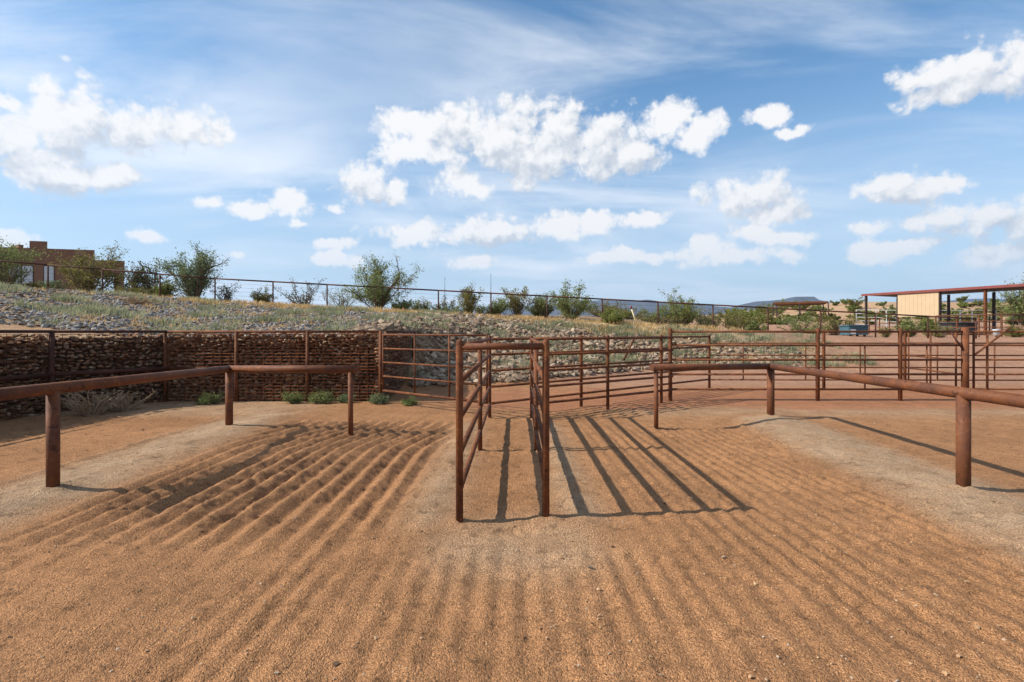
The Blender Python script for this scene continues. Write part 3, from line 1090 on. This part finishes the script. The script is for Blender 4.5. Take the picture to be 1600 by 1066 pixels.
# ------------------------------------------------------------------ shrubs and trees
def plant(name, label, cat, x, y, h, w, mat, style='creosote', leaves=2600, seed=0, leaf=0.06, z=None, group=None, twig='twig', stems=None):
    r = random.Random(seed * 31 + 5)
    g = gz(x, y) if z is None else z
    root = thing(name, (x, y, g), label, cat, group)
    wood, crown = MB(), MB()
    tips = []
    nst = stems or {'creosote': 15, 'tree': 13, 'round': 16, 'sparse': 9, 'dry': 22}[style]
    base_r = 0.012 * h + 0.01

    def branch(p, d, length, rad, level):
        pts = [p]
        n = 5
        for i in range(n):
            d = (d + Vector((r.uniform(-1, 1), r.uniform(-1, 1), r.uniform(-0.6, 0.9))) * (0.16 if level == 0 else 0.26)).normalized()
            if False:
                d = (d + Vector((0, 0, -0.02))).normalized()
            p = p + d * (length / n)
            pts.append(p)
        rr = [rad * (1 - 0.75 * i / n) for i in range(n + 1)]
        wood.tube(pts, rr, 5 if level == 0 else 3, False)
        if level < 2:
            kids = (7 if style == 'tree' else 5) if level == 0 else 4
            for _ in range(kids):
                i = r.randrange(1, n + 1)
                dd = (d * 0.9 + Vector((r.uniform(-1, 1), r.uniform(-1, 1), r.uniform(-0.35, 0.75))) * 0.75).normalized()
                branch(pts[i], dd, length * r.uniform(0.32, 0.52), rad * 0.5, level + 1)
        if level > 0:
            for q in pts[2:]:
                tips.append((q, d))

    for k in range(nst):
        a = 6.283 * k / nst + r.uniform(-0.4, 0.4)
        out = r.uniform(0.15, 1.0) if style != 'tree' else r.uniform(0.05, 1.15)
        hx = w * 0.5 / h
        d = Vector((math.cos(a) * out * hx * 1.1, math.sin(a) * out * hx * 1.1, 1.0 - 0.35 * out)).normalized()
        bp = Vector((x + (0.015 if style == 'tree' else 0.05) * h * math.cos(a) * r.random(), y + 0.05 * h * math.sin(a) * r.random(), g - 0.05))
        ln = h * r.uniform(0.58, 0.86) * (1.0 - 0.15 * out)
        branch(bp, d, ln, base_r * (2.2 if style == 'tree' and k == 0 else 1), 0)
    # scale the plant to its real height and spread
    zs = sorted(q.z - g for q, _ in tips)
    rs = sorted(math.hypot(q.x - x, q.y - y) for q, _ in tips)
    kz = h * 0.94 / max(zs[int(len(zs) * 0.985)], 0.05)
    kr = w * 0.5 / max(rs[int(len(rs) * 0.93)], 0.02)

    def fit(q):
        return Vector((x + (q[0] - x) * kr, y + (q[1] - y) * kr, g + (q[2] - g) * kz))
    wood.v = [tuple(fit(q)) for q in wood.v]
    tips = [(fit(q), d) for q, d in tips]
    per = max(2, int(round(1.2 * leaves / max(1, len(tips)))))
    for q, d in tips:
        if style == 'dry':
            break
        tone = min(1, max(0, 0.5 + 0.55 * r.uniform(-1, 1)))
        if style == 'sparse' and r.random() < 0.45:
            continue
        for _ in range(per):
            c = q + Vector((r.gauss(0, 1), r.gauss(0, 1), r.gauss(0, 1))) * (0.030 * h + 0.03)
            if c.z < g + 0.02:
                continue
            u = Vector((r.uniform(-1, 1), r.uniform(-1, 1), r.uniform(-0.4, 1))).normalized()
            v = u.cross(Vector((r.uniform(-1, 1), r.uniform(-1, 1), r.uniform(-1, 1)))).normalized()
            s = leaf * r.uniform(0.9, 2.0)
            crown.add([c - u * s * 0.5, c + v * s * 0.3, c + u * s * 0.5, c - v * s * 0.3], [(0, 1, 2, 3)], min(1, max(0, tone + r.uniform(-0.25, 0.25))))
    wood.build('stems' if style != 'tree' else 'trunk', twig, root)
    if crown.v:
        crown.build('crown', mat, root)
    return root


def at(px, Y):
    return (px - 800.0) / FPX * Y


SHRUBS = [
    # px, Y, height, width, material, style, leaves, leaf, name, label
    (2, 30, 3.3, 2.9, 'leaf_green', 'creosote', 5200, 0.07, 'desert_tree', 'full green tree left of the house windows behind the ridge fence'),
    (62, 31, 0.75, 1.3, 'leaf_olive', 'creosote', 1500, 0.06, 'desert_shrub', 'low olive shrub before the house windows'),
    (82, 29.2, 0.8, 1.2, 'leaf_blue', 'creosote', 1300, 0.05, 'desert_shrub', 'low grey-green shrub under the house window'),
    (140, 29.5, 2.9, 3.1, 'leaf_olive', 'creosote', 5600, 0.065, 'creosote_bush', 'large olive creosote bush covering the house corner'),
    (205, 31, 2.3, 1.9, 'leaf_dark', 'sparse', 2400, 0.08, 'desert_shrub', 'open dark-leaved shrub beside the house porch'),
    (238, 31, 2.5, 1.8, 'leaf_dark', 'sparse', 2600, 0.08, 'desert_shrub', 'tall dark shrub between the porch and the blue-green tree'),
    (225, 29, 1.0, 2.6, 'leaf_olive', 'round', 2400, 0.05, 'desert_shrub', 'wide low olive bush below the dark shrubs'),
    (258, 28.6, 1.0, 0.8, 'leaf_lime', 'round', 900, 0.05, 'desert_shrub', 'small yellow-green bush at the foot of the blue-green tree'),
    (305, 29.5, 3.1, 2.9, 'leaf_blue', 'tree', 8500, 0.06, 'palo_verde_tree', 'tall blue-green palo verde tree with a tan trunk on the ridge'),
    (352, 30, 1.2, 1.7, 'leaf_dark', 'sparse', 1200, 0.05, 'desert_shrub', 'thin low shrub right of the blue-green tree'),
    (412, 30, 1.1, 1.3, 'leaf_olive', 'creosote', 1200, 0.05, 'desert_shrub', 'small olive shrub beside a ridge fence post'),
    (475, 30, 1.75, 2.6, 'leaf_dark', 'sparse', 2400, 0.05, 'desert_shrub', 'wide see-through shrub between two ridge fence posts'),
    (535, 31, 1.4, 2.0, 'leaf_blue', 'sparse', 1400, 0.045, 'desert_shrub', 'thin grey shrub left of the lone palo verde'),
    (590, 28.8, 3.15, 3.5, 'leaf_green', 'tree', 9500, 0.055, 'palo_verde_tree', 'lone feathery palo verde tree rising above the ridge fence'),
    (628, 28.4, 0.8, 1.1, 'leaf_green', 'round', 900, 0.05, 'desert_shrub', 'small green bush right of the lone palo verde'),
    (665, 31, 1.0, 1.6, 'leaf_olive', 'sparse', 900, 0.045, 'desert_shrub', 'thin low shrub left of the rounded shrub'),
    (733, 30, 1.75, 1.3, 'leaf_olive', 'round', 2600, 0.06, 'desert_shrub', 'upright rounded dark olive shrub behind the ridge fence'),
    (700, 32, 1.2, 1.5, 'leaf_dark', 'sparse', 900, 0.045, 'desert_shrub', 'thin dark shrub behind the ridge fence wires'),
    (775, 30.5, 1.2, 1.4, 'leaf_green', 'creosote', 1600, 0.055, 'desert_shrub', 'green shrub left of the spiky-topped shrub'),
    (808, 31, 1.9, 1.7, 'leaf_olive', 'creosote', 2600, 0.06, 'creosote_bush', 'olive creosote bush with a spiky top'),
    (850, 31.5, 1.5, 1.6, 'leaf_green', 'creosote', 1500, 0.055, 'desert_shrub', 'green shrub between two creosote bushes'),
    (892, 30, 2.2, 2.8, 'leaf_green', 'creosote', 4400, 0.06, 'creosote_bush', 'broad creosote bush with bare tips above the ridge fence'),
    (955, 26.6, 0.75, 1.3, 'leaf_lime', 'round', 1700, 0.05, 'desert_shrub', 'bright green low bush in front of the ridge fence'),
    (975, 36, 1.2, 3.0, 'leaf_olive', 'round', 1800, 0.06, 'desert_shrub', 'olive shrub behind the leaning cream marker'),
    (1062, 36, 2.6, 3.0, 'leaf_lime', 'creosote', 5200, 0.07, 'desert_tree', 'bushy light green tree behind the ridge fence'),
    (1020, 37, 1.5, 2.4, 'leaf_green', 'round', 2200, 0.06, 'desert_shrub', 'green shrub left of the light green tree'),
    (1105, 36, 1.6, 2.2, 'leaf_olive', 'round', 2200, 0.06, 'desert_shrub', 'olive shrub right of the light green tree'),
    (1150, 32, 1.5, 2.2, 'leaf_olive', 'creosote', 2400, 0.055, 'creosote_bush', 'grey-olive creosote bush with bare twigs near the open ramada'),
    (1180, 31, 1.0, 1.4, 'leaf_green', 'round', 1200, 0.05, 'desert_shrub', 'low green shrub beside the twiggy creosote'),
    (1255, 33, 1.4, 2.6, 'leaf_green', 'creosote', 2600, 0.055, 'creosote_bush', 'green creosote bush below the open ramada'),
    (1305, 40, 1.5, 3.2, 'leaf_olive', 'creosote', 2200, 0.06, 'creosote_bush', 'olive creosote bush left of the blue bin'),
    (1420, 36, 1.35, 1.6, 'leaf_green', 'round', 1900, 0.06, 'desert_shrub', 'leafy shrub below the tan shed panel'),
    (1450, 36.5, 1.3, 1.3, 'leaf_lime', 'round', 1500, 0.06, 'desert_shrub', 'yellow-flecked shrub below the tan shed panel'),
    (1384, 34, 0.7, 0.9, 'leaf_olive', 'sparse', 600, 0.05, 'desert_shrub', 'small thin shrub right of the blue bin'),
    (1470, 30, 0.7, 1.2, 'leaf_olive', 'sparse', 700, 0.05, 'desert_shrub', 'small thin shrub before the shed posts'),
    (1590, 34, 0.8, 1.5, 'leaf_olive', 'round', 900, 0.05, 'desert_shrub', 'low olive shrub before the shed end panel'),
    (1594, 62, 5.7, 2.4, 'leaf_green', 'tree', 3000, 0.14, 'desert_tree', 'tall tree rising behind the red shed roof'),
]
for i, (px, Y, h, w, mt, st, nl, lf, nm, lb) in enumerate(SHRUBS):
    plant(nm, lb, 'tree' if 'tree' in nm else 'shrub', at(px, Y), Y, h, w, mt, st, nl, i + 1, lf, group=None)

# low scrub filling the gaps behind the ridge fence
r_ = random.Random(31)
for k in range(8):
    Y = r_.uniform(30.5, 36)
    plant('low_scrub', 'low scrub filling the gaps between larger shrubs behind the ridge fence', 'shrub', at(r_.uniform(640, 1190), Y), Y, r_.uniform(0.5, 0.95), r_.uniform(1.3, 2.6),
          r_.choice(['leaf_olive', 'leaf_green', 'leaf_olive', 'leaf_dark']), r_.choice(['creosote', 'round', 'sparse']), 1300, 500 + k, 0.05, group='low scrub behind the ridge fence')

# shrubs dotted over the flats and hills behind the shed
r_ = random.Random(77)
for k in range(110):
    Y = r_.uniform(62, 118)
    px = r_.uniform(1130, 1610)
    big = r_.random() < 0.22
    mt = r_.choice(['leaf_green', 'leaf_olive', 'leaf_lime'])
    plant('far_shrub', ('broad ' if big else 'small ') + {'leaf_green': 'green', 'leaf_olive': 'olive', 'leaf_lime': 'yellow-green'}[mt] + ' desert shrub on the tan hillside beyond the sheds', 'shrub', at(px, Y), Y, (r_.uniform(1.6, 2.6) if big else r_.uniform(0.7, 1.4)) * Y / 100, (r_.uniform(3.0, 5.0) if big else r_.uniform(1.4, 2.8)) * Y / 100,
          mt, 'round', 900, 200 + k, 0.17, group='shrubs on the far hillside', stems=6)

# weeds along the foot of the gabion wall
for i, (px, Y, h, w, mt, lb) in enumerate([
        (460, 11.55, 0.34, 0.55, 'leaf_green', 'small green weed at the foot of the gabion wall, left of a post'),
        (503, 11.6, 0.36, 0.7, 'leaf_green', 'wide green weed at the foot of the gabion wall, right of a post'),
        (540, 11.65, 0.22, 0.4, 'leaf_blue', 'tiny grey-green weed behind the hitching rail end'),
        (592, 11.5, 0.3, 0.6, 'leaf_blue', 'grey-green weed at the gate hinge post'),
        (642, 11.3, 0.2, 0.45, 'leaf_green', 'small weed under the thin gate'),
        (325, 11.45, 0.3, 0.6, 'leaf_green', 'green weed in the corner of the gabion wall')]):
    plant('weed', lb, 'weed', at(px, Y), Y, h * 0.72, w * 0.72, mt, 'creosote', 420, 300 + i, 0.018)
plant('tumbleweed', 'dry bare branching weed in the shade of the gabion wall', 'weed', at(140, 9.9), 9.9, 0.55, 1.0, 'leaf_olive', 'dry', 0, 401, twig='twig_dry')
plant('tumbleweed', 'brown sprawling dry weed beside the bare branching one', 'weed', at(190, 10.5), 10.5, 0.42, 0.9, 'leaf_olive', 'dry', 0, 402, twig='twig_dry')
plant('dry_bush', 'dry pinkish-brown bush on the bank above the gabion wall', 'bush', at(217, 20.5), 20.5, 0.42, 1.2, 'leaf_olive', 'dry', 0, 403, twig='twig_dry')

# ------------------------------------------------------------------ house on the ridge
def house():
    d = 56.0
    bx = at(-40, d)
    root = thing('adobe_house', (at(70, d), d, 3.0), 'brown flat-roofed stucco house with pale windows and a porch', 'house')
    ang = R(14)
    ca, sa = math.cos(ang), math.sin(ang)
    org = Vector((at(193, 60.0), 60.0, 5.3))      # right front corner of the porch

    def P(u, v, z):                                # u along the front to the left, v to the back
        return (org.x - u * ca - v * 0.68, org.y - u * sa + v * 0.74, org.z + z)

    def blk(name, u0, u1, v0, v1, z0, z1, mat, parent=root):
        m = MB()
        vs = [P(u, v, z) for z in (z0, z1) for (u, v) in ((u0, v0), (u1, v0), (u1, v1), (u0, v1))]
        m.add(vs, [(0, 1, 2, 3), (7, 6, 5, 4), (0, 4, 5, 1), (1, 5, 6, 2), (2, 6, 7, 3), (3, 7, 4, 0)])
        return m.build(name, mat, parent)
    wall = blk('wall', 2.9, 24, 0, 9, -2.0, 5.8, 'stucco')
    blk('parapet', 7.5, 9.2, -0.05, 5, 5.8, 6.6, 'stucco', wall)
    m = MB()
    c = P(10.6, 4.0, 6.0)
    m.box(c, (3.6, 0.4, 0.9), R(-32))
    m.build('parapet', 'stucco', wall)
    blk('porch_roof', -0.1, 2.88, -0.1, 6, 3.2, 4.65, 'stucco')
    blk('porch_column', -0.05, 0.45, 0, 0.5, -2.0, 3.2, 'stucco')
    blk('porch_column', -0.05, 0.45, 5.3, 5.8, -2.0, 3.2, 'stucco')
    for (u0, u1) in ((10.05, 11.1), (8.9, 9.9), (6.9, 7.8)):
        fr = blk('window', u0 - 0.08, u1 + 0.08, -0.06, 0.02, 1.7, 3.85, 'dark_metal')
        blk('pane', u0, u1, -0.10, -0.065, 1.78, 3.77, 'window_glass', fr)


house()

# ------------------------------------------------------------------ sheds, bin and corral things on the right
def shed():
    S0, S1 = Vector((33.2, 48.0)), Vector((38.2, 37.2))
    u = (S1 - S0)
    bk = Vector((10.0, 4.6)).normalized() * 5.0
    g0 = 1.7
    root = thing('shade_shed', (S0.x, S0.y, gz(S0.x, S0.y)), 'open shade shed with red roof edge and tan metal panels', 'shed')
    zt = 5.05

    def F(t, b=0.0):
        p = S0 + u * t + bk * b
        return (p.x, p.y)
    for t, b in ((0, 0), (0.494, 0), (0.746, 0), (1.0, 0), (0.0, 1), (0.35, 1), (0.62, 1), (0.85, 1), (1.15, 1)):
        x, y = F(t, b)
        m = MB()
        m.box((x, y, (zt + gz(x, y)) / 2 - 0.1), (0.16, 0.16, zt - gz(x, y) + 0.1))
        m.build('post', 'dark_metal' if b or t != 0.746 else 'rust', root)
    m = MB()
    q = [F(-0.02, -0.04), F(1.25, -0.04), F(1.25, 1.05), F(-0.02, 1.05)]
    m.add([(x, y, z) for z in (zt, zt + 0.1) for x, y in q], [(3, 2, 1, 0), (4, 5, 6, 7), (0, 1, 5, 4), (1, 2, 6, 5), (2, 3, 7, 6), (3, 0, 4, 7)])
    roof = m.build('roof', 'dark_metal', root)
    m = MB()
    a, b = Vector(F(-0.02, -0.05)), Vector(F(1.25, -0.05))
    dv = (b - a).normalized()
    m.box(((a.x + b.x) / 2, (a.y + b.y) / 2, zt + 0.03), ((b - a).length, 0.05, 0.2), math.atan2(dv.y, dv.x))
    m.build('fascia', 'red_metal', roof)
    # ribbed tan wall panels hanging from the roof
    for t0, t1, z0 in ((0.231, 0.490, 2.95), (0.985, 1.25, 1.7)):
        p0, p1 = Vector(F(t0)), Vector(F(t1))
        L = (p1 - p0).length
        n = max(4, int(L / 0.3))
        pan = MB()
        for k in range(n):
            c = p0 + (p1 - p0) * ((k + 0.5) / n)
            off = Vector((-dv.y, dv.x)) * (-0.1)
            pan.box((c.x + off.x, c.y + off.y, (z0 + zt) / 2), (L / n * 0.975, 0.06, zt - z0), math.atan2(dv.y, dv.x))
            pan.box((c.x + off.x * 0.8, c.y + off.y * 0.8, (z0 + zt) / 2), (L / n * 1.02, 0.03, zt - z0 - 0.01), math.atan2(dv.y, dv.x))
        pan.build('wall_panel', 'tan_metal', root)


shed()


def ramada():
    d = 85.0
    g = gz(at(1247, d), d)
    root = thing('ramada', (at(1247, d), d, g), 'small open ramada with flat rusty roof and thin posts', 'shelter')
    z = EYE + (HORIZON - 476.0) * d / FPX
    q = [(at(1203, d), d - 1), (at(1268, d), d - 4.5), (at(1292, d), d + 1), (at(1238, d), d + 5)]
    for i, (x, y) in enumerate(q + [lerp(q[0], q[1], 0.5), lerp(q[2], q[3], 0.5)]):
        m = MB()
        m.tube([(x, y, gz(x, y) - 0.1), (x, y, z)], 0.09, 8)
        m.build('post', 'dark_metal', root)
    m = MB()
    m.add([(x, y, zz) for zz in (z, z + 0.3) for x, y in q], [(3, 2, 1, 0), (4, 5, 6, 7), (0, 1, 5, 4), (1, 2, 6, 5), (2, 3, 7, 6), (3, 0, 4, 7)])
    m.build('roof', 'rust', root)


ramada()


def bin_():
    d = 38.0
    x, g = at(1334, d), gz(at(1334, d), d)
    root = thing('feed_bin', (x, d, g), 'open blue metal bin standing by the corral road', 'bin')
    m = MB()
    w, dp, h = 1.35, 1.1, 0.68
    for cx, cy, sx, sy in ((0, -dp / 2, w, 0.06), (0, dp / 2, w, 0.06), (-w / 2, 0, 0.06, dp - 0.07), (w / 2, 0, 0.06, dp - 0.07)):
        m.box((x + cx, d + cy, g + 0.15 + h / 2), (sx, sy, h))
    m.box((x, d, g + 0.18), (w - 0.1, dp - 0.1, 0.06))
    m.build('body', 'blue_paint', root)
    m = MB()
    for sx in (-1, 1):
        m.box((x + sx * (w / 2 + 0.05), d, g + 0.15 + h), (0.08, dp + 0.14, 0.08))
    for sy in (-1, 1):
        m.box((x, d + sy * (dp / 2 + 0.06), g + 0.15 + h + 0.003), (w + 0.02, 0.08, 0.08))
    m.build('rim', 'blue_paint', root)
    for sx in (-1, 1):
        for sy in (-1, 1):
            m = MB()
            m.box((x + sx * (w / 2 - 0.15), d + sy * (dp / 2 - 0.15), g + 0.07), (0.12, 0.12, 0.2))
            m.build('foot', 'dark_metal', root)
    m = MB()
    m.box((x - w / 2 + 0.25, d - dp / 2 - 0.045, g + 0.38), (0.36, 0.02, 0.34))
    m.build('panel', 'pale_paint', root)


bin_()


def corral(label, a, b, n, mat, h=1.6, rails=5, base=None):
    root = thing('corral_panel', (a[0], a[1], gz(*a)), label, 'fence')
    z0, z1 = gz(*a), gz(*b)
    for k in range(n + 1):
        x, y = lerp(a, b, k / n)
        z = z0 + (z1 - z0) * k / n
        m = MB()
        m.tube([(x, y, gz(x, y) - 0.1), (x, y, z + h)], 0.05, 6)
        m.build('post', mat, root)
    for i in range(rails):
        f = 0.25 + (h - 0.25) * i / (rails - 1)
        pipe('rail', (a[0], a[1], z0 + f), (b[0], b[1], z1 + f), 0.035, mat, root, 6)


corral('grey galvanised corral panels behind the shed posts', (at(1462, 52), 52), (at(1556, 54), 54), 5, 'galvanised', 1.9)
corral('grey galvanised corral panels left of the tan shed panel', (at(1338, 60), 60), (at(1402, 56), 56), 4, 'galvanised', 1.9)
corral('dark pipe corral fence under the shed roof', (at(1546, 46), 46), (at(1602, 45), 45), 3, 'dark_metal', 1.5, 3)
corral('rusty pipe corral fence along the front of the shed', (at(1462, 37), 37), (at(1640, 34), 34), 5, 'rust', 1.55, 4)
corral('short rusty pipe fence between the blue bin and the shed', (at(1358, 42), 42), (at(1404, 46), 46), 3, 'rust', 1.3, 3)


def tank():
    d = 42.0
    x = at(1490, d)
    g = gz(x, d)
    root = thing('stock_tank', (x, d, g), 'low round black stock tank under the shed', 'tank')
    n = 28
    m = MB()
    prof = [(1.45, 0.0), (1.47, 0.2), (1.44, 0.22), (1.47, 0.5), (1.44, 0.52), (1.47, 0.82), (1.52, 0.86), (1.52, 0.92), (1.38, 0.92), (1.36, 0.3)]
    vs = [(x + rr * math.cos(6.2832 * k / n), d + rr * math.sin(6.2832 * k / n), g + zz) for rr, zz in prof for k in range(n)]
    fs = [(i * n + k, i * n + (k + 1) % n, (i + 1) * n + (k + 1) % n, (i + 1) * n + k) for i in range(len(prof) - 1) for k in range(n)]
    fs.append(tuple((len(prof) - 1) * n + k for k in range(n)))
    m.add(vs, fs)
    m.build('shell', 'black_rubber', root, True)


tank()


def bucket():
    d = 33.0
    x = at(1557, d)
    g = gz(x, d)
    root = thing('bucket_stand', (x, d, g), 'white bucket on a short post by the corral', 'bucket')
    m = MB(); m.tube([(x, d, g - 0.1), (x, d, g + 0.12)], 0.05, 8); m.build('post', 'dark_metal', root)
    m = MB(); m.tube([(x, d, g + 0.12), (x, d, g + 0.5), (x, d, g + 0.53)], [0.16, 0.2, 0.21], 14); m.build('bucket', 'pale_paint', root, True)


bucket()


def marker():
    d = 29.5
    x = at(992, d)
    g = gz(x, d)
    root = thing('marker_pole', (x, d, g), 'leaning cream pipe marker with a dark red cap behind the ridge fence', 'marker')
    pipe('pole', (x + 0.15, d, g - 0.1), (x - 0.2, d, g + 0.95), 0.035, 'cream_pipe', root, 8)
    m = MB(); m.tube([(x - 0.2, d, g + 0.95), (x - 0.23, d, g + 1.05), (x - 0.24, d, g + 1.1)], [0.06, 0.07, 0.04], 8); m.build('cap', 'red_metal', root, True)


marker()
for px, top, lb in ((695, 432, 'thin dark radio mast on the skyline right of the lone palo verde'), (767, 427, 'thinner radio mast on the skyline above the rounded shrub')):
    d = 300.0
    x = at(px, d)
    g = gz(x, d)
    root = thing('radio_mast', (x, d, g), lb, 'mast')
    z = EYE + (HORIZON - top) * d / FPX
    m = MB(); m.tube([(x, d, g - 1), (x, d, g + (z - g) * 0.7), (x, d, z)], [0.22, 0.16, 0.05], 6); m.build('pole', 'dark_metal', root)
    m = MB(); m.box((x, d, z - 1.5), (1.2, 0.12, 0.12)); m.build('crossarm', 'dark_metal', root)

# ------------------------------------------------------------------ air
def haze():
    m = MB()
    m.box((0, 0, 290), (14400, 14400, 620))
    me_o = m.build('haze', 'dark_metal')
    mat = bpy.data.materials.new('haze')
    mat.use_nodes = True
    t = NT(mat.node_tree)
    t.n.clear()
    out = t.new('ShaderNodeOutputMaterial')
    pv = t.new('ShaderNodeVolumePrincipled')
    pv.inputs['Color'].default_value = (0.45, 0.66, 1.0, 1)
    pv.inputs['Density'].default_value = 0.000075
    pv.inputs['Anisotropy'].default_value = 0.2
    t.l.new(pv.outputs[0], out.inputs['Volume'])
    me_o.data.materials.clear()
    me_o.data.materials.append(mat)
    tag(me_o, 'thin blue desert air over the far mountains', 'haze', kind='stuff')


haze()
